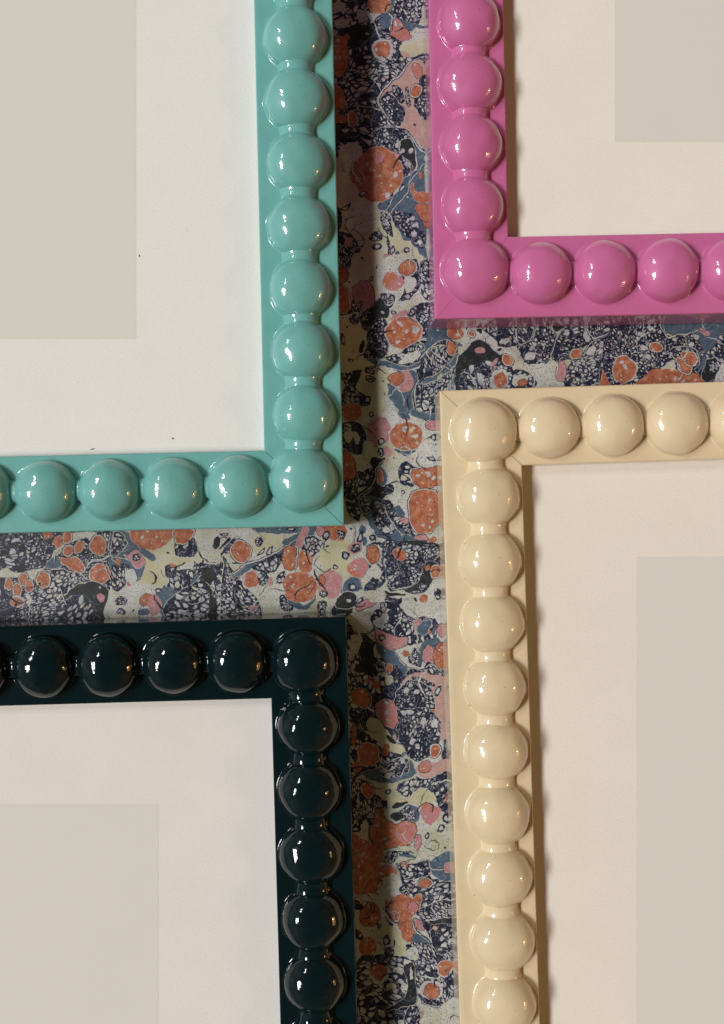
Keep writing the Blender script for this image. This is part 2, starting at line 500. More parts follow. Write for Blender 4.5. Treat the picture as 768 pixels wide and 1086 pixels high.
tile(240, 550, 5.908, [
 ('Y', [180,100, 350,95, 350,150, 250,200, 150,200]), ('Y', [600,180, 700,130, 790,150, 760,400, 720,330, 600,290]),
 ('N', [-20,250, 60,370, 120,430, 190,490, 220,640, 150,640, -20,640]),
 ('B', [180,40, 470,40, 440,88, 350,95, 220,88]),
 ('B', [350,150, 450,90, 460,60, 560,50, 510,180, 420,170, 350,220, 290,290, 180,300, 60,372, 30,370, 150,270, 250,250, 370,180]),
 ('P', [480,50, 512,60, 495,150, 460,185, 450,150]), ('N', [160,300, 250,252, 340,222, 340,260, 290,325, 200,320]),
 ('N', [480,190, 520,110, 600,130, 600,180, 550,240, 500,205]), ('NR', 617,100,22,28), ('P', [560,50, 605,50, 590,112]),
 ('NR', 725,95,28,24), ('NR', 743,225,24,24), ('NR', 692,300,16,16), ('K', 633,172,10,7),
 ('NR', [185,225, 210,190, 240,180, 220,215]), ('NR', [240,220, 270,180, 290,175, 265,240]), ('NR', 195,140,25,30), ('NR', 405,70,32,12),
 ('V', 12, [10,375, 100,290, 220,250, 360,190, 450,130]),
 ('O+', 95,200,55,70), ('W', 155,378,58,58), ('O', 155,378,45,47), ('NR', 230,365,34,42), ('NV', [315,340, 370,335, 375,400, 350,420, 310,400]),
 ('O', 400,250,56,80, 12), ('O', 497,272,46,72, -5), ('B', [365,430, 480,545, 565,480, 500,560, 420,545]), ('O', 465,430,100,95),
 ('V', 10, [470,180, 440,230, 432,330]),
 ('NR', [335,510, 360,475, 415,540, 400,570, 350,560]), ('P', 650,410,75,93), ('O', 595,385,24,34), ('NR', 615,470,27,27), ('NR', 602,552,28,38),
 ('P', 170,560,26,24), ('P', 275,385,14,22), ('K', [670,600, 720,500, 790,450, 790,580, 700,640]), ('B', [720,450, 768,370, 790,380, 780,450, 740,470]),
])
tile(350, 0, 6.4, [
 ('NV', [-40,-60, 250,-60, 380,100, 310,250, 310,420, 385,520, 350,600, 330,700, 400,820, 340,990, -40,990]),
 ('NV', [60,480, 200,500, 330,600, 320,720, 200,740, 70,640]),
 ('ND', [100,700, 330,740, 400,840, 340,990, 60,960]),
 ('C', [560,190, 640,170, 640,360, 520,350, 470,290]), ('Y', [475,290, 540,280, 630,255, 640,350, 520,352]),
 ('N', [430,-40, 630,-40, 620,100, 565,170, 500,150, 420,100]), ('B', [370,120, 420,70, 440,-20, 400,-20, 360,80, 350,110]),
 ('B', [480,130, 545,140, 620,170, 640,200, 580,180, 530,200]),
 ('K', [60,210, 260,180, 310,220, 200,330, 130,315]), ('O', 65,385,76,132), ('O', 332,20,82,74), ('O', 40,680,55,90), ('O', 75,805,40,34), ('O+', 155,812,26,52), ('O', 292,935,32,28), ('O', 50,925,48,66), ('O', 120,262,25,20),
 ('C', 215,110,32,45), ('C', 80,160,48,28), ('C', 280,110,35,22, 30), ('C', 62,50,40,40, 60),
 ('N', [330,130, 380,120, 390,200, 400,250, 470,290, 480,345, 560,390, 630,370, 640,430, 530,430, 440,520, 390,560, 310,460, 300,300, 320,220]),
 ('B', [340,130, 410,110, 400,170, 360,180]),
 ('OP', [420,150, 470,132, 515,180, 540,240, 480,280, 405,245, 405,200]), ('T', 530,370,40,22, 30),
 ('W', 360,340,66,72), ('O', 360,338,48,54),
 ('T', [385,570, 520,440, 640,430, 650,560, 650,960, 590,960, 480,860, 520,780, 400,640, 345,660, 360,600]),
 ('OP', 590,485,34,50), ('ND', [590,560, 650,530, 650,810, 600,770, 575,700]), ('NR', [410,590, 455,578, 500,655, 485,692, 430,655]), ('NR', [500,590, 525,600, 555,700, 540,720, 510,680]),
 ('ND', [343,680, 395,640, 500,720, 515,800, 480,845, 410,820, 345,725]), ('O+', 577,612,30,36),
 ('N', [300,760, 400,800, 480,880, 575,970, 300,970]), ('K', 575,858,8,14), ('K', 630,780,6,6),
 ('V', 13, [640,385, 540,430, 440,525, 372,595, 335,690, 430,850, 500,880, 585,970]),
 ('V', 9, [20,760, 150,725, 330,745, 400,810]),
])
tile(350, 140, 6.4, [
 ('Y', [0,330, 200,360, 340,480, 440,640, 520,740, 670,850, 670,1000, 0,1100]),
 ('NV', [-30,-20, 320,-20, 330,90, 230,105, 60,130, -30,120]),
 ('ND', [300,-20, 520,-20, 580,110, 580,250, 540,315, 480,320, 480,220, 400,140, 320,100]),
 ('K', [480,60, 560,80, 582,200, 570,262, 540,200, 470,150]), ('W', 487,142,18,20), ('W', 522,228,20,18), ('W', 458,95,15,18), ('W', 545,130,14,18),
 ('T', [540,-20, 660,-20, 660,140, 600,80]),
 ('B', [520,0, 600,95, 650,140, 650,300, 660,840, 600,800, 520,740, 440,620, 400,545, 330,520, 330,480, 450,440, 500,330, 582,250, 582,120]),
 ('P', [400,130, 472,165, 430,190]),
 ('C', 138,145,84,80), ('O', 318,290,170,184), ('W', 392,428,22,22), ('W', 440,308,16,22), ('OP', 335,165,35,30),
 ('NR', [470,400, 500,360, 505,390, 480,425]),
 ('V', 10, [650,215, 545,330, 520,430, 410,560]), ('V', 12, [435,455, 400,530, 340,545]), ('V', 12, [515,-10, 590,95, 650,142]),
 ('O', [560,340, 585,395, 660,405, 660,472, 600,465, 555,400]), ('O', [580,510, 660,490, 665,645, 610,590]), ('O', 620,285,16,20),
 ('ND', [430,555, 480,540, 560,560, 600,640, 650,690, 655,775, 600,785, 520,700, 440,615]), ('W', 560,585,16,16), ('W', 577,630,16,16), ('W', 570,690,20,20), ('W', 615,755,22,20),
 ('C', 205,578,122,112), ('NR', [345,545, 410,580, 430,700, 370,660]), ('NR', [195,440, 225,410, 245,420, 215,450]),
 ('N', [-10,480, 60,520, 85,600, 60,680, -10,690]), ('NR', [60,520, 150,480, 110,530]),
 ('NR', [262,712, 310,680, 356,692, 345,735, 290,742]), ('NR', 312,778,30,22), ('P', 405,855,45,25), ('NR', 402,882,32,32), ('NR', 332,918,27,26, -30),
 ('NS', [20,700, 130,690, 200,745, 210,810, 150,850, 135,925, 100,930, 20,860]), ('NR', [395,800, 430,760, 445,800, 420,830]), ('B', 460,830,14,36), ('NR', 520,805,24,20, -30),
 ('NR', [375,750, 390,700, 405,790, 395,830]), ('K', 208,858,9,7), ('K', 225,780,8,6), ('O', [40,930, 110,925, 115,1010, 40,1030]),
 ('P', 120,745,34,40),
])
tile(350, 280, 6.4, [
 ('Y', [60,400, 200,420, 240,600, 330,700, 400,760, 390,960, 60,1060, 20,700]),
 ('C', [340,-30, 640,-30, 680,300, 560,340, 420,370, 390,300, 330,180]),
 ('N', [480,30, 540,-20, 600,-10, 592,180, 540,240, 460,252, 495,180]), ('C', 535,140,42,58), ('W', 527,28,66,62), ('O', 527,28,54,50),
 ('N', [620,-10, 680,0, 680,235, 620,210, 605,120]), ('OP', 420,115,70,60), ('P', 228,215,76,102), ('O+', 85,232,46,98), ('O', 75,80,36,66),
 ('NR', [150,315, 200,262, 222,285, 200,330]), ('NR', 172,378,32,38), ('NR', 275,102,17,18), ('K', 125,428,8,7), ('K', 132,125,7,6),
 ('NR', [340,190, 430,210, 440,260, 400,300, 360,260]), ('K', [222,450, 290,320, 335,225, 370,270, 402,290, 400,350, 340,380, 262,405]), ('W', 365,330,13,14),
 ('ND', [243,480, 290,400, 378,395, 388,600, 330,640, 240,625, 262,560]), ('NR', 262,605,32,26), ('K', 215,555,22,44), ('NR', 438,325,20,20),
 ('P', [410,380, 460,330, 530,325, 515,362]), ('N', [525,355, 600,290, 680,270, 690,440, 640,490, 610,400]),
 ('W', 505,463,128,106), ('O', 503,463,118,97), ('W', 475,400,22,12), ('W', 580,440,22,18), ('W', 470,513,16,12),
 ('B', [250,645, 400,655, 560,585, 720,450, 800,430, 800,520, 700,560, 625,670, 540,720, 420,705, 330,690]),
 ('N', [388,610, 500,580, 640,508, 690,540, 600,660, 520,698, 400,655]), ('C', 548,635,82,34, -27), ('W', 490,605,28,12, -5),
 ('N', [585,740, 700,590, 790,545, 790,720, 640,782, 590,790]), ('V', 15, [790,520, 700,572, 620,685, 540,730, 420,708]),
 ('B', [505,740, 590,762, 560,900, 570,1050, 500,1040, 500,880]), ('NV', [580,835, 780,745, 800,860, 700,880, 720,1050, 640,1040, 580,980]),
 ('V', 9, [640,785, 585,815, 570,880, 600,1000]),
 ('P', 515,800,42,70), ('O', 447,772,50,42), ('B', [388,812, 440,822, 490,880, 505,1000, 440,960, 400,880]), ('V', 7, [485,870, 505,910, 512,1000]),
 ('NR', [240,700, 300,688, 336,730, 300,755, 250,735]), ('NR', 277,786,32,27), ('NS', [60,760, 140,735, 212,712, 200,800, 190,850, 262,930, 240,960, 60,960, 120,830]),
 ('K', [150,750, 215,715, 190,820]), ('NR', 132,658,20,18), ('NR', 245,920,27,24), ('K', 358,800,8,7), ('K', 370,880,8,8), ('K', 160,580,6,5), ('NR', 80,510,16,40),
])
tile(350, 420, 6.4, [
 ('C', [380,0, 450,100, 720,170, 720,640, 520,640, 430,760, 350,690, 400,450, 380,200]),
 ('B', [470,80, 520,75, 552,155, 490,140]), ('B', [560,80, 640,110, 720,125, 720,162, 620,160, 560,120]), ('P', [650,182, 720,175, 720,240, 655,226]), ('P', 530,152,22,10),
 ('O', 150,103,68,58), ('NR', 290,113,17,17), ('P', 332,232,80,98), ('P', [390,340, 440,400, 395,422]), ('B', [450,365, 590,350, 540,405, 500,405]),
 ('W', 517,270,120,106), ('O', 517,270,110,97), ('W', 512,202,22,9), ('W', 582,262,16,12),
 ('NR', 348,305,25,28), ('NR', 358,378,24,34), ('NR', 322,340,8,8),
 ('NV', [70,195, 200,180, 240,280, 232,330, 220,400, 150,385, 70,345]), ('C', 130,280,30,45), ('C', 185,290,18,45, -20), ('Y', 285,388,44,54),
 ('ND', [80,550, 200,520, 285,500, 285,590, 200,610, 190,680, 80,690]), ('O', [70,390, 150,400, 172,480, 165,540, 70,570]), ('Y', 212,470,34,46),
 ('K', [270,440, 380,420, 335,490, 305,580, 372,620, 350,695, 200,765, 170,700, 262,600, 290,520]), ('B', 352,540,38,62), ('O', 341,540,21,46),
 ('V', 9, [375,430, 310,500, 285,600, 180,700]), ('V', 7, [300,610, 240,680, 180,730]), ('T', 395,440,22,8),
 ('NR', [380,590, 425,600, 420,642, 370,670, 360,632]), ('B', [200,690, 350,690, 410,770, 440,850, 500,895, 640,960, 620,1010, 380,975, 300,915, 250,830, 200,760]),
 ('N', [200,700, 260,690, 290,760, 250,800, 205,760]), ('ND', [295,730, 370,735, 412,845, 445,880, 430,935, 365,935, 300,835]), ('W', 330,750,20,24), ('W', 348,786,15,16), ('W', 385,912,22,24), ('W', 425,885,16,24),
 ('N', [375,700, 420,740, 500,820, 560,875, 640,930, 590,955, 470,895, 400,790]), ('B', [440,760, 470,745, 502,795, 475,815]), ('P', 505,840,28,18, 30),
 ('V', 8, [370,740, 410,830, 470,920, 560,955]),
 ('NV', [465,500, 520,460, 590,475, 605,500, 562,615, 500,612, 465,560]), ('W', [550,490, 620,478, 740,482, 740,620, 570,618, 540,560]), ('O', [560,500, 620,487, 740,490, 740,610, 575,610, 550,560]), ('W', 700,562,16,16), ('W', 662,540,16,12),
 ('O+', 642,775,115,150), ('NR', [110,710, 190,750, 196,860, 130,800]), ('NR', [650,400, 700,415, 715,445, 665,432]), ('N', [640,295, 720,262, 720,310, 680,290]), ('P', 568,420,9,7), ('K', 444,433,7,6), ('NR', 490,656,12,14), ('K', 650,165,8,5),
])
tile(360, 550, 6.4, [
 ('V', 10, [480,150, 560,165, 640,200, 720,240]),
 ('P', [515,135, 570,95, 595,142]), ('O', 628,142,26,20), ('NR', [-10,80, 45,85, 30,125, -10,122]), ('NR', [115,160, 148,85, 160,130, 140,170]), ('B', 165,160,12,34), ('NR', 40,245,28,22, -25), ('P', 100,200,46,38), ('NR', 105,202,34,30), ('NR', 222,132,26,22),
 ('V', 6, [90,50, 108,90, 100,170]), ('K', 78,67,6,6),
 ('N', [180,200, 235,165, 300,190, 305,280, 302,400, 250,468, 168,475, 190,430, 230,380, 200,300]), ('C', 250,350,40,48), ('W', 235,242,64,68), ('O', 233,240,52,58),
 ('OP', 122,335,70,64), ('B', [30,440, 70,400, 130,420, 145,470, 90,495, 30,490]), ('NR', 85,465,30,26), ('K', [-10,545, 50,490, 108,520, 102,590, -10,605]), ('W', 70,552,13,13), ('NR', [110,565, 155,530, 166,550, 125,580]), ('P', 183,580,74,28, -28),
 ('N', [318,330, 350,230, 410,168, 540,172, 690,210, 695,350, 612,420, 572,500, 470,490, 390,482, 330,450, 314,380]), ('K', [570,310, 612,290, 690,330, 640,410, 600,470, 480,492, 440,480, 540,420]), ('NR', 570,465,30,36), ('NR', 598,232,56,52),
 ('V', 8, [320,400, 360,465, 430,470, 520,430, 570,340]), ('O', 408,240,38,36), ('O', 595,328,18,20), ('O+', 652,360,34,42), ('K', [450,160, 560,150, 650,170, 700,210, 600,172, 520,180]),
 ('K', [310,488, 370,500, 452,516, 430,526, 330,512]), ('C', 470,570,50,50),
 ('N', [300,540, 330,520, 390,552, 420,550, 392,600, 450,652, 512,680, 518,750, 482,812, 400,800, 300,760, 240,730, 225,660, 262,600]), ('W', 268,700,32,36), ('W', 305,660,26,34), ('V', 7, [500,680, 420,690, 370,750, 380,800]),
 ('P', [240,752, 300,762, 372,800, 470,822, 440,880, 385,900, 295,862, 250,812]), ('P', [512,680, 552,680, 512,765]), ('NR', 290,805,28,24),
 ('O', 570,535,20,24), ('K', 525,545,9,14, -30), ('NR', 668,510,26,38), ('B', [590,668, 635,700, 595,780, 548,788, 545,730]), ('O', 622,768,13,15), ('B', 650,762,11,28, 15), ('P', 690,760,20,50),
 ('C', [200,480, 300,500, 300,560, 200,560]),
])
tile(370, 680, 6.4, [
 ('NV', [-50,-100, 60,-60, 190,10, 330,100, 395,240, 350,300, 320,400, 330,560, 372,700, 380,770, 280,835, 100,890, -50,990]),
 ('K', [50,180, 110,130, 160,90, 200,180, 140,210, 60,205]), ('K', [90,60, 180,20, 170,90, 110,110]), ('C', [0,-30, 90,-20, 70,70, 10,130]), ('C', 205,75,32,50),
 ('B', [200,30, 320,90, 350,140, 402,190, 392,240, 330,205, 250,160]), ('ND', [270,200, 340,180, 370,230, 340,290, 270,350]), ('O', 395,90,21,22),
 ('NR', [415,130, 440,50, 470,100, 492,172, 440,162]), ('B', [482,60, 530,-10, 600,15, 580,40, 512,70, 492,160, 470,120]), ('P', 540,95,42,55), ('O', 622,100,54,86), ('B', 590,-5,14,32, -30),
 ('N', [500,185, 540,140, 640,200, 650,250, 560,232, 400,235, 420,205]), ('V', 7, [520,170, 570,150, 640,235]), ('V', 8, [300,60, 400,180, 500,205]),
 ('T', [350,300, 400,240, 480,220, 660,270, 690,600, 650,700, 600,600, 620,540, 580,460, 590,380, 520,280, 400,272]),
 ('NR', [430,255, 480,248, 575,300, 560,312, 480,285]), ('NR', 612,345,20,38, 15), ('O', 270,190,30,32), ('O', 150,270,30,18), ('O', 190,305,24,22), ('C', 268,270,24,32), ('C', 225,238,34,14),
 ('ND', [328,330, 360,290, 425,270, 500,290, 570,360, 588,440, 570,472, 470,455, 320,450, 310,390]), ('W', 392,335,22,22), ('W', 465,345,17,14), ('W', 422,300,15,13),
 ('ND', [335,460, 460,458, 560,480, 612,530, 626,620, 600,700, 560,770, 480,812, 400,800, 370,740, 330,640, 320,540]), ('W', 375,482,18,18), ('W', 415,478,26,14, 20), ('W', 503,548,16,20), ('W', 580,555,20,28), ('W', 430,680,20,24), ('W', 605,625,14,20), ('W', 465,715,18,20),
 ('O+', 585,742,30,40), ('W', 85,385,72,72), ('O', 85,383,62,62), ('OP', [190,410, 300,410, 322,500, 310,560, 280,580, 205,530, 172,450]), ('V', 7, [170,520, 260,640, 380,790]),
 ('Y', [110,560, 160,510, 222,560, 300,670, 372,728, 340,772, 200,685, 130,612]), ('K', [245,628, 330,690, 310,702, 262,670]), ('O+', 138,765,78,78), ('O', 258,735,24,38), ('O', 32,640,18,60), ('O', 50,845,28,40),
 ('T', [460,860, 520,810, 590,822, 680,785, 690,900, 580,925, 510,920]), ('OP', 520,850,45,40), ('N', [640,700, 665,660, 670,790, 632,785]),
 ('B', [95,885, 262,850, 350,795, 440,850, 452,890, 400,930, 300,965, 170,935]), ('ND', [230,865, 340,800, 402,830, 380,900, 262,925]), ('W', 270,908,24,24), ('W', 357,815,18,20), ('W', 250,875,20,14),
])
tile(370, 810, 6.4, [
 ('C', [400,150, 690,200, 700,640, 560,660, 420,640, 440,480, 420,260]), ('Y', [100,90, 200,132, 335,140, 315,220, 400,250, 300,275, 220,242, 170,200]),
 ('N', [330,180, 380,125, 450,90, 560,100, 690,60, 690,360, 600,285, 572,200, 480,150, 440,192, 380,222]), ('Y', [415,225, 480,162, 560,190, 582,250, 400,262]),
 ('NS', [20,140, 150,130, 192,220, 272,260, 262,310, 150,400, 95,445, 20,430]), ('O+', 130,185,36,46), ('NR', 272,200,34,14), ('K', [298,290, 330,265, 412,255, 350,292]),
 ('B', [380,290, 470,280, 470,390, 420,385]), ('NR', [290,345, 340,310, 422,290, 452,340, 442,380, 372,390]), ('K', 335,348,42,34), ('OP', [500,280, 530,262, 622,320, 592,380, 542,412, 500,370]),
 ('C', 105,430,24,50, 10), ('P', 465,530,26,56, 10), ('O', [130,470, 170,360, 168,305, 222,300, 242,350, 312,400, 400,395, 452,430, 442,500, 390,556, 330,562, 250,592, 180,545]), ('OP', 385,470,58,72), ('NR', [20,440, 80,430, 80,460, 20,465]),
 ('NR', 657,380,24,30), ('NR', 618,443,28,22, -30), ('NR', 527,483,17,19), ('K', 648,573,8,8), ('O', 670,240,18,42),
 ('C', [330,575, 430,560, 450,600, 340,640]), ('NR', [210,622, 300,600, 442,602, 350,632, 300,670, 220,660]), ('B', 400,630,55,12),
 ('O', [20,480, 130,530, 232,580, 205,680, 150,790, 60,880, 20,800]), ('O', [70,900, 160,760, 222,692, 312,702, 302,790, 205,850, 232,930, 110,955]), ('C', 285,832,88,78, -40),
 ('V', 5, [160,760, 205,660, 215,600]),
 ('NV', [335,690, 440,672, 540,660, 552,750, 562,782, 700,790, 720,1040, 490,1040, 440,880, 372,870, 358,780]), ('N', [340,690, 440,675, 540,662, 545,750, 440,770, 372,760]),
 ('B', [552,665, 690,605, 700,780, 602,772, 552,722]), ('V', 12, [545,650, 558,715, 650,705]), ('P', 672,702,30,34), ('W', 515,803,50,34), ('O', 513,803,42,26), ('O', 385,690,20,18),
])
tile(370, 936, 6.4, [
 ('C', [40,100, 300,120, 340,330, 470,520, 300,500, 40,540]),
 ('N', [480,170, 720,140, 730,400, 730,840, 600,835, 480,800, 450,560, 370,440, 440,400, 562,405, 520,330, 490,230]), ('K', [555,270, 720,245, 720,300, 580,305]), ('NV', [560,300, 720,300, 720,430, 600,470]),
 ('P', 295,190,24,70, -25), ('O', [285,120, 380,70, 430,100, 480,75, 502,120, 480,180, 432,250, 420,290, 446,350, 430,402, 380,395, 340,330, 322,220]), ('O', 145,218,76,82), ('O', 128,425,62,68), ('OP', 440,170,40,55), ('NR', 375,45,45,40),
 ('Y', [250,300, 322,310, 380,455, 400,520, 322,490, 302,420]), ('NR', 205,303,17,17), ('NR', 255,390,22,32), ('NR', 265,468,36,30), ('K', [40,110, 95,150, 80,182, 40,172]), ('K', [260,230, 300,280, 290,295]), ('N', [30,300, 90,340, 80,380, 30,370]),
 ('C', [380,460, 450,440, 470,520, 390,515]), ('B', [440,348, 482,352, 562,412, 422,402]), ('P', 480,290,22,50, -35), ('V', 11, [425,260, 460,340, 555,412]),
 ('NV', [50,540, 200,490, 320,492, 462,540, 455,700, 445,820, 480,1040, 50,1040]), ('K', [378,560, 452,550, 445,800, 350,850, 220,885, 350,800, 402,700]), ('C', [430,560, 448,640, 425,650]),
 ('C', 205,615,74,66), ('O', 200,598,58,52), ('W', 650,580,62,64), ('O', 650,578,50,53), ('W', 560,725,84,66), ('O', 562,735,56,52), ('Y', 290,695,34,20), ('C', 375,700,22,24), ('C', 352,598,20,28),
 ('V', 8, [480,800, 560,830, 650,820, 720,730]),
 ('C', [480,840, 600,850, 720,780, 740,1100, 500,1100]), ('P', 497,890,18,24), ('N', [400,850, 470,850, 490,940, 480,1050, 390,1050]),
])
tile(450, 335, 6.98, [
 ('C', [280,60, 460,80, 560,225, 640,235, 768,380, 768,430, 640,390, 600,290, 500,240, 400,170, 260,250, 200,180]),
 ('N', [-30,330, 60,240, 160,210, 250,250, 235,400, 235,560, 100,600, -30,600]), ('B', [30,170, 60,60, 180,60, 205,170, 130,188, 60,225, -10,320, -10,250]), ('O', 235,120,58,56), ('O+', 355,122,20,23), ('O+', 202,242,44,50), ('B', 270,222,17,14),
 ('B', [-10,480, 130,400, 245,290, 242,332, 160,422, -10,515]), ('V', 11, [-30,315, 70,220, 150,187, 250,205]), ('C', [80,460, 110,425, 125,440, 105,475]),
 ('K', [232,560, 238,350, 310,250, 400,178, 520,280, 605,310, 562,352, 480,335, 400,400, 302,440, 272,560]), ('P', 402,262,37,20), ('W', 460,348,26,28), ('W', 355,395,28,24),
 ('N', [270,570, 300,410, 352,430, 400,345, 480,370, 562,350, 640,395, 690,450, 690,570, 480,570]), ('P', [480,392, 500,332, 548,325]), ('W', 414,465,22,42, -15),
 ('O+', 620,335,36,38), ('W', 560,470,70,76), ('O', 567,475,50,54), ('N', [460,60, 800,60, 780,150, 690,205, 640,232, 560,225, 510,160]), ('W', 600,190,45,22), ('W', 700,160,36,20, -20),
 ('N', [700,205, 800,150, 800,345, 730,315, 700,245]), ('K', 555,257,22,13), ('K', [400,90, 440,90, 430,130]),
 ('N', [640,378, 800,432, 820,460, 690,440]),
])
tile(550, 335, 6.98, [
 ('C', [-10,330, 100,350, 240,330, 370,320, 400,350, 340,520, 100,520, -30,400]),
 ('N', [0,60, 115,60, 60,170, 0,190]), ('ND', [20,200, 80,170, 130,95, 230,92, 282,150, 270,220, 232,330, 170,350, 50,342, 15,262]), ('W', 78,292,38,32), ('W', 82,235,20,18),
 ('ND', [250,330, 300,150, 370,55, 480,60, 522,160, 560,172, 450,252, 380,322]), ('K', [255,60, 345,60, 290,115]), ('W', 362,130,18,20), ('W', 490,160,22,26),
 ('ND', [490,40, 730,40, 625,148, 530,150]), ('W', 648,100,22,14),
 ('N', [470,270, 560,182, 768,98, 800,100, 800,290, 640,340, 592,420, 592,540, 340,540, 380,350, 450,312]), ('W', 535,252,44,24, -40), ('W', 638,208,40,22, -20), ('W', 612,248,28,13), ('V', 8, [470,300, 520,205, 640,150, 790,90]),
 ('V', 13, [470,60, 540,160, 640,140, 790,60]), ('V', 7, [370,60, 300,140, 262,250, 240,330]),
 ('O+', 415,282,35,36), ('P', 312,412,40,78, 8), ('K', [592,540, 600,420, 700,330, 800,285, 800,310, 700,350, 620,440, 610,540]), ('O', [612,530, 620,430, 700,345, 800,300, 800,530]),
 ('N', [-30,400, 100,440, 138,520, -30,540]), ('C', [-30,440, 70,455, 80,500, -30,520]), ('O', 45,505,40,24),
])
tile(658, 335, 6.98, [
 ('ND', [-20,40, 820,40, 820,560, -20,560]),
 ('B', [310,40, 660,40, 540,122, 430,142, 350,130]), ('B', [820,40, 650,65, 560,120, 600,250, 622,330, 572,400, 602,300, 682,205, 760,100, 820,90]),
 ('W', 30,395,88,104), ('O', 28,397,76,94), ('O+', 262,227,40,38), ('O', [135,540, 210,405, 330,390, 470,400, 580,440, 600,540]), ('C', [295,395, 370,340, 402,400, 452,425, 380,400]),
 ('O+', 470,370,74,42, 40), ('O+', 505,310,68,44, 38), ('V', 12, [305,40, 350,150, 430,143, 540,122, 660,50]), ('V', 8, [350,150, 325,260, 380,320, 470,420]), ('V', 8, [340,260, 440,220, 540,240, 580,340, 550,400]),
 ('P', 618,118,40,22, 30), ('W', 555,157,22,20), ('W', 522,207,20,18), ('W', 187,240,22,20), ('W', 205,308,18,20), ('W', 165,140,24,14, 20), ('W', 225,92,26,14),
 ('K', [600,380, 680,305, 745,360, 695,472, 612,475]), ('C', [820,330, 740,360, 700,470, 700,540, 820,540]), ('NR', 680,370,50,40), ('V', 8, [660,270, 740,340, 820,320]),
])
# hair-fine drawn-out threads of ink and bare paper
def threads(n):
    k = 0
    while k < n:
        x, y = rnd.uniform(-200, 970), rnd.uniform(-200, 1290)
        if not strips_visible(x, y): continue
        k += 1
        pts = [(x, y)]; a = rnd.uniform(0, 6.28)
        for _ in range(rnd.randrange(4, 9)):
            a += mnoise.noise(Vector((x*0.03, y*0.03, k*.37)))*1.6
            x += math.cos(a)*4.5; y += math.sin(a)*4.5; pts.append((x, y))
        L, R_ = ribbon(pts, rnd.uniform(.5, 1.5)); z = nextz(); ink = rnd.choice('NNNWWCBK')
        for i in range(len(L)-1): emit([L[i], L[i+1], R_[i+1], R_[i]], ink, z)
threads(330)
# marbled sheet: ground face plus all the blots, one mesh
gw = [(-1500, -1700), (2200, -1700), (2200, 2600), (-1500, 2600)]
emit(gw, 'C', 0)
paper = link_mesh('marbled_paper', pv, pf, [M[k] for k in INK], None, fmats=pm)
paper['kind'] = 'structure'

# ------------------------------------------------------------------ frames
SLAB = 50.0      # height of the moulding
PITCH = 63.4
MATZ = 35.5

def lathe_bead(R=31.6, Hh=23.6, flare=2.6, seg=56):
    prof = []
    n = 18
    for i in range(n+1):
        t = math.pi/2*(1-i/n)*0.0 + (i/n)*math.pi/2*0.965
        r = R*math.sin(t); z = Hh*(1-math.sin(t)**2.25)**(1/2.1)
        prof.append((r, z))
    r0, z0 = prof[-1]
    for i in range(1, 6):
        a = i/5
        prof.append((r0+flare*a*a*1.0, z0*(1-a)**1.6+(-0.25)*a))
    verts = [Vector((0, 0, prof[0][1]*U))]; faces = []
    for (r, z) in prof[1:]:
        for k in range(seg):
            t = 2*math.pi*k/seg
            verts.append(Vector((r*math.cos(t)*U, r*math.sin(t)*U, z*U)))
    for k in range(seg):
        faces.append((0, 1+k, 1+(k+1) % seg))
    for j in range(len(prof)-2):
        b0 = 1+j*seg; b1 = b0+seg
        for k in range(seg):
            faces.append((b0+k, b1+k, b1+(k+1) % seg, b0+(k+1) % seg))
    return verts, faces

def lump(verts, amp, seed):
    out = []
    for v in verts:
        q = v/U
        w = mnoise.noise_vector(Vector((q.x*0.06+seed*9.1, q.y*0.06, q.z*0.06+seed)))
        out.append(v+w*amp*U)
    return out

def neck_mesh(r, h, L, end, endh):
    """saddle between two beads, along local y; swells towards both ends"""
    verts = []; faces = []
    ny, nt_ = 16, 20
    for i in range(ny+1):
        t = i/ny*2-1
        k = abs(t)**2.2
        rr = r+(end-r)*k; hh = h+(endh-h)*k
        for j in range(nt_+1):
            a = math.pi*j/nt_
            x = rr*math.cos(a); z = hh*math.sin(a)**0.9
            if j in (0, nt_): x *= 1.10; z = -0.3
            verts.append(Vector((x*U, t*L/2*U, z*U)))
    for i in range(ny):
        for j in range(nt_):
            a = i*(nt_+1)+j
            faces.append((a, a+1, a+nt_+2, a+nt_+1))
    return verts, faces

MESH = {}
def mesh_for(kind, colour, mat, variant):
    key = (kind, colour, variant)
    if key in MESH: return MESH[key]
    if kind == 'bead': v, f = lathe_bead(); v = lump(v, 0.9, variant)
    elif kind == 'neck': v, f = neck_mesh(16.5, 12.0, 28.0, 25.2, 18.6); v = lump(v, 0.5, variant)
    else: v, f = neck_mesh(11.0, 7.0, 20.0, 21.5, 14.5); v = lump(v, 0.4, variant)
    name = 'bead' if kind == 'bead' else 'neck'
    me = bpy.data.meshes.new(name)
    me.from_pydata([tuple(a) for a in v], [], f)
    me.materials.append(mat)
    me.polygons.foreach_set('use_smooth', [True]*len(me.polygons)); me.update()
    MESH[key] = me
    return me

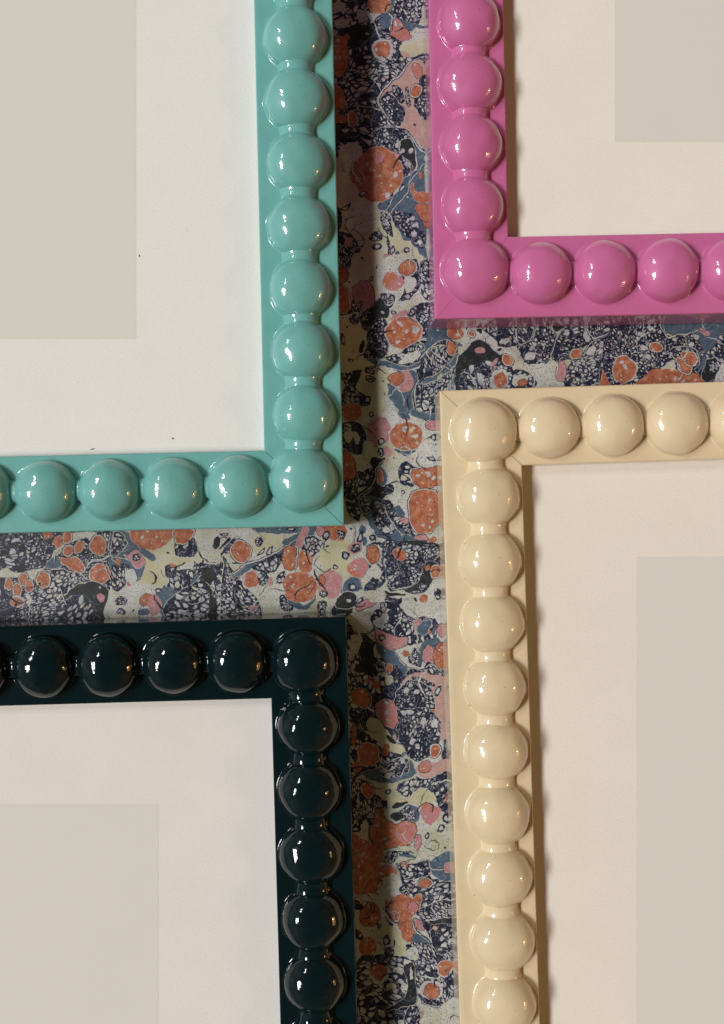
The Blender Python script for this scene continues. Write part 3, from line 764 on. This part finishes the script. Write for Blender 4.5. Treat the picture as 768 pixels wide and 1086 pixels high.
def rail_mesh(name, mat, length, width, mw, parent, gap):
    """mitred rail along local x from outer corner to outer corner; local y runs inwards.
       chamfered arrises, a sloped rebate at the back of the inner lip"""
    g = gap                      # hairline left open at each mitre
    c = 0.9
    prof = [(2.0, 0), (0, 1.2), (0, SLAB-2.6), (0.35, SLAB-1.0), (c+.3, SLAB-0.25), (4.0, SLAB), (width-4, SLAB-.1), (width-1.2, SLAB-.25), (width-.3, SLAB-1.0), (width, SLAB-2.2),
            (width, MATZ-3.5), (width-14, MATZ-3.5), (width-14, 0)]
    verts, faces = [], []
    n = len(prof)
    cuts = 24
    for i in range(cuts+1):
        f = i/cuts
        for (y, z) in prof:
            x0 = y*mw/width+g; x1 = length-y*mw/width-g
            verts.append(Vector(((x0+(x1-x0)*f)*U, y*U, z*U)))
    for i in range(cuts):
        for k in range(n):
            a = i*n+k; b_ = i*n+(k+1) % n
            faces.append((a, a+n, b_+n, b_))
    faces.append(tuple(range(n))); faces.append(tuple(reversed(range(cuts*n, cuts*n+n))))
    return link_mesh(name, verts, faces, [mat], parent)

def frame(key, label, mat, mboard, corner, ang, sx, sy, nx, ny, wc_, wr_, print_corner, pw, ph, cpitch, rpitch, coff, roff, cnr, c1, r1_, group):
    """corner: photo position of the visible outer top corner.  sx, sy: direction (photo axes) in which
       the frame runs away from that corner.  brow / bcol: offset of the first bead from the corner bead."""
    cx, cy = at_height(corner[0], corner[1], SLAB)
    root = bpy.data.objects.new('picture_frame', None); COL.objects.link(root)
    root.empty_display_size = 0.02
    root.location = P(cx, cy, 0.0)+Vector((0, 0, 0.0012))
    root.rotation_euler = (0, 0, math.radians(ang))
    root['label'] = label; root['category'] = 'picture frame'; root['group'] = group
    # local frame: +x_world right, +y_world up; the frame fills sx, -sy
    X = sx; Y = -sy
    LX = 2*cnr[0]+2*r1_+(nx-3)*rpitch; LY = 2*cnr[1]+2*c1+(ny-3)*cpitch
    def rot_of(dx, dy): return math.atan2(dy, dx)
    # four rails, each given by start corner, direction and inward normal (local world axes, px)
    corners = {'near': (0, 0), 'xfar': (X*LX, 0), 'yfar': (0, Y*LY), 'far': (X*LX, Y*LY)}
    def make_rail(a, bpt, inward, L, beads, width, mw):
        # the profile is built with inward = left of the direction of travel
        dx, dy = (bpt[0]-a[0])/L, (bpt[1]-a[1])/L
        left = (-dy, dx)
        if left[0]*inward[0]+left[1]*inward[1] < 0:
            a, bpt = bpt, a; dx, dy = -dx, -dy
        r = rail_mesh('rail', mat, L, width, mw, root, {'teal': .34, 'cream': .32}.get(key, .13))
        r.location = Vector((a[0]*U, a[1]*U, 0)); r.rotation_euler = (0, 0, rot_of(dx, dy))
        bpy.context.view_layer.update()
        inv = r.matrix_basis.inverted()
        pts = []
        for q, (bx, by) in enumerate(beads):
            big = 1.07 if width == wc_ and beads is not near_row and q in (0, len(beads)-1) and len(beads) == ny else 1.0
            o = bpy.data.objects.new('bead', mesh_for('bead', key, mat, rnd.randrange(9))); COL.objects.link(o)
            o.parent = r
            o.location = inv @ Vector((bx*U, by*U, SLAB*U))
            o.rotation_euler = (0, 0, rnd.uniform(-.3, .3)-rot_of(dx, dy)); o.scale = (big*rnd.uniform(.975, 1.02), big*rnd.uniform(.975, 1.02), rnd.uniform(.95, 1.04))
            pts.append((bx, by))
        return r, pts
    def necks(r, seq, kind):
        inv = r.matrix_basis.inverted()
        for a, b_ in zip(seq[:-1], seq[1:]):
            mx, my = (a[0]+b_[0])/2, (a[1]+b_[1])/2
            th = math.atan2(b_[1]-a[1], b_[0]-a[0])
            o = bpy.data.objects.new('neck', mesh_for(kind, key, mat, rnd.randrange(3))); COL.objects.link(o)
            o.parent = r
            o.location = inv @ Vector((mx*U, my*U, SLAB*U))
            o.rotation_euler = (0, 0, th-math.pi/2-r.rotation_euler[2])
    # bead centres: column (vertical) rails own the corner beads
    def j(): return rnd.uniform(-.6, .6)
    ys = [cnr[1]]+[cnr[1]+c1+k*cpitch for k in range(ny-2)]; ys.append(LY-cnr[1])
    xs = [cnr[0]]+[cnr[0]+r1_+k*rpitch for k in range(nx-2)]; xs.append(LX-cnr[0])
    near_col = [(X*((cnr[0] if i in (0, ny-1) else coff)+j()*.6), Y*ys[i]+j()) for i in range(ny)]
    far_col = [(X*LX-p[0], p[1]) for p in near_col]
    near_row = [(X*xs[i]+j(), Y*roff+j()*.5) for i in range(1, nx-1)]
    far_row = [(p[0], Y*LY-p[1]) for p in near_row]
    r1, _ = make_rail(corners['near'], corners['yfar'], (X, 0), LY, near_col, wc_, wr_); necks(r1, near_col, 'neck')
    r2, _ = make_rail(corners['near'], corners['xfar'], (0, Y), LX, near_row, wr_, wc_); necks(r2, [near_col[0]]+near_row+[far_col[0]], 'low')
    r3, _ = make_rail(corners['xfar'], corners['far'], (-X, 0), LY, far_col, wc_, wr_); necks(r3, far_col, 'neck')
    r4, _ = make_rail(corners['yfar'], corners['far'], (0, -Y), LX, far_row, wr_, wc_); necks(r4, [near_col[-1]]+far_row+[far_col[-1]], 'low')
    # mount board sitting in the rebate
    x0, x1 = sorted((X*(wc_-12), X*(LX-wc_+12))); y0, y1 = sorted((Y*(wr_-12), Y*(LY-wr_+12)))
    def slab(name, x0, x1, y0, y1, z0, z1, mm, parent, rz=0.0, piv=(0, 0)):
        vs = [Vector(((x-piv[0])*U, (y-piv[1])*U, z*U)) for z in (z0, z1) for (x, y) in ((x0, y0), (x1, y0), (x1, y1), (x0, y1))]
        fs = [(3, 2, 1, 0), (4, 5, 6, 7), (0, 1, 5, 4), (1, 2, 6, 5), (2, 3, 7, 6), (3, 0, 4, 7)]
        o = link_mesh(name, vs, fs, [mm], parent)
        o.location = Vector((piv[0]*U, piv[1]*U, 0)); o.rotation_euler = (0, 0, rz)
        return o
    slab('mount_board', x0, x1, y0, y1, MATZ-9, MATZ-4, mboard, root)
    # the plain print, laid square to the table rather than to its frame
    zz = MATZ-3.9
    px_, py_ = at_height(print_corner[0], print_corner[1], zz)
    d = Vector((px_-cx, -(py_-cy), 0))
    d.rotate(__import__('mathutils').Euler((0, 0, -math.radians(ang))))
    xa, xb = sorted((d.x, d.x+X*pw)); ya, yb = sorted((d.y, d.y+Y*ph))
    slab('print', xa, xb, ya, yb, MATZ-4.2, zz, PRINT, root, -math.radians(ang), (d.x, d.y))
    return root

# photo x right, y down. sx=-1: runs to the left, sy=-1: runs up the picture
G = 'bobbin picture frames laid out on the marbled paper'
frame('teal', 'turquoise lacquered bobbin frame with white mount, its corner beside the marbled strip, upper left', TEAL, MAT_WHITE,
      (365.3, 557.5), 1.30, -1, -1, 11, 15, 79.0, 77.5, (145, 360), 480, 700, 63.0, 64.0, 38.5, 41.5, (41, 47.5), 65.0, 65.0, G)
frame('pink', 'glossy bright pink bobbin frame holding an off-white mount with warm light in its tint', PINK, MAT_WARM_LIT,
      (461, 339.0), 1.15, 1, -1, 11, 15, 75.5, 81.5, (651, 152), 400, 640, 61.2, 63.5, 40.0, 43.5, (41.5, 47.5), 64.0, 65.2, G)
frame('dark', 'almost black dark green bobbin frame with bright highlights on its beads', DARK, MAT_DIM_LIT,
      (367.5, 653.5), 1.60, -1, 1, 11, 15, 78.0, 80.5, (169, 852), 470, 600, 64.3, 64.6, 42.0, 41.5, (44, 44), 64.6, 66.0, G)
frame('cream', 'cream coloured bobbin frame with a cracked mitre and off-white mount with pinkish light in its tint', CREAM, MAT_PINK_LIT,
      (466, 414.4), 1.85, 1, 1, 11, 15, 80.5, 78.0, (674, 590), 380, 560, 63.5, 63.8, 45.0, 41.0, (42.7, 42.5), 66.0, 65.2, G)

# flakes of dirt lying on the turquoise frame's mount and at the cream lip
CHIP, nt_, b_ = new_mat('dark_flake')
cn = noise_tex(nt_, 3000, 2); cr = ramp(nt_, cn.outputs['Fac'], [(0.4, (0.07, 0.06, 0.05)), (0.6, (0.15, 0.13, 0.10))])
nt_.links.new(cr.outputs['Color'], b_.inputs['Base Color']); b_.inputs['Roughness'].default_value = 0.8
def flake(name, px, py, z, pts, label):
    x, y = at_height(px, py, z)
    n = len(pts)
    pts = [(a*.75, b2*.75) for a, b2 in pts]
    vs = [Vector((a*U, -b2*U, 0)) for a, b2 in pts]+[Vector((a*.7*U, -b2*.7*U, 0.9*U)) for a, b2 in pts]
    fs = [tuple(range(n)), tuple(range(n, 2*n))]+[(i, (i+1) % n, n+(i+1) % n, n+i) for i in range(n)]
    o = link_mesh(name, vs, fs, [CHIP]); o.location = P(x, y, z)+Vector((0, 0, 0.0012))
    o['label'] = label; o['category'] = 'dirt flake'
flake('dirt_flake', 99, 476.3, MATZ-4, [(-3.2, .8), (-1, -.2), (2.6, -.9), (3, .2), (.4, .7), (-2, 1.6)], 'dark sliver of dirt on the white mount beside the turquoise lip, further left')
flake('dirt_flake', 184, 465.3, MATZ-4, [(-1.8, -.8), (-.3, -1.2), (.2, .1), (1.7, .6), (1.5, 1.5), (-.6, .8)], 'dark crumb of dirt on the white mount above the second turquoise bead from the corner')
flake('dirt_flake', 148.5, 272, MATZ-4, [(-.5, -1.6), (.5, -1.2), (.6, 1.5), (-.4, 1.7)], 'tiny grey fleck of dirt on the white mount just right of the greige print')
# ------------------------------------------------------------------ light: window on the left, small warm lamp on the right
def lamp(name, az, zen, dist, w, h, power, col, target=(0, 0, 0.02)):
    """az measured in the photo: 180 = from the left, 90 = from the top; zen = angle from straight overhead"""
    L = bpy.data.lights.new(name, 'AREA'); L.shape = 'RECTANGLE'; L.size = w; L.size_y = h
    L.energy = power; L.color = col
    o = bpy.data.objects.new(name, L); COL.objects.link(o)
    a, z = math.radians(az), math.radians(zen)
    d = Vector((math.sin(z)*math.cos(a), math.sin(z)*math.sin(a), math.cos(z)))
    o.location = Vector(target)+d*dist
    o.rotation_euler = d.to_track_quat('Z', 'Y').to_euler()
    return o
DAY = (1.0, 0.985, 0.965)
lamp('window_pane', 181.0, 41.5, 12.0, 1.2, 1.9, 520, DAY)
lamp('window_pane', 191.5, 41.5, 12.0, 1.2, 1.9, 520, DAY)
lamp('window_pane', 202, 44, 12.0, 0.7, 1.3, 130, DAY)
lamp('upper_window', 149, 42, 12.0, 0.8, 1.1, 165, DAY)
lamp('upper_window', 141, 46, 12.0, 0.5, 1.0, 110, DAY)
lamp('warm_lamp', -12, 58, 3.0, 0.09, 0.09, 4.5, (1.0, 0.62, 0.28))
lamp('added_warm_glow', -14, 62, 3.0, 0.75, 0.5, 5.0, (1.0, 0.50, 0.16))  # added warm glow, gives the dark beads a brown reflection on the right

W = bpy.data.worlds.new('World'); S.world = W; W.use_nodes = True
wn = W.node_tree; bg = wn.nodes['Background']
tc = node(wn, 'ShaderNodeTexCoord'); sp = node(wn, 'ShaderNodeSeparateXYZ')
wn.links.new(tc.outputs['Generated'], sp.inputs[0])
mr = node(wn, 'ShaderNodeMapRange'); mr.inputs['From Min'].default_value = -1; mr.inputs['From Max'].default_value = 1
wn.links.new(sp.outputs['X'], mr.inputs['Value'])
wr = ramp(wn, mr.outputs['Result'], [(0.0, (0.28, 0.28, 0.28)), (0.35, (0.11, 0.10, 0.08)), (0.6, (0.09, 0.057, 0.027)), (0.85, (0.23, 0.125, 0.048)), (1.0, (0.20, 0.105, 0.038))])
nz = node(wn, 'ShaderNodeTexNoise'); nz.inputs['Scale'].default_value = 3.0; nz.inputs['Detail'].default_value = 3
wn.links.new(tc.outputs['Generated'], nz.inputs['Vector'])
nr = ramp(wn, nz.outputs['Fac'], [(0.38, (0.45, 0.45, 0.45)), (0.62, (1.4, 1.4, 1.4))])
wc = mixc(wn, 1.0, wr.outputs['Color'], nr.outputs['Color'], 'MULTIPLY')
mz = node(wn, 'ShaderNodeMapRange'); mz.inputs['From Min'].default_value = 0.35; mz.inputs['From Max'].default_value = 1.0
mz.inputs['To Min'].default_value = 1.0; mz.inputs['To Max'].default_value = 0.30
wn.links.new(sp.outputs['Z'], mz.inputs['Value'])
wc = mixc(wn, 1.0, wc, mz.outputs['Result'], 'MULTIPLY')
wn.links.new(wc, bg.inputs['Color'])
bg.inputs['Strength'].default_value = 1.0

# ------------------------------------------------------------------ camera and output
cam = bpy.data.cameras.new('camera'); co = bpy.data.objects.new('camera', cam); COL.objects.link(co)
co.location = (0, 0, H*U)
cam.sensor_width = 36; cam.lens = 36*H/1086.0
cam.shift_x = (384-CX)/1086.0; cam.shift_y = (CY-543)/1086.0
cam.clip_start = 0.01; cam.clip_end = 50
S.camera = co
S.render.engine = 'CYCLES'
S.render.resolution_x = 724; S.render.resolution_y = 1024
S.view_settings.view_transform = 'Standard'; S.view_settings.look = 'None'
S.view_settings.exposure = 0; S.view_settings.gamma = 1
S.cycles.max_bounces = 8
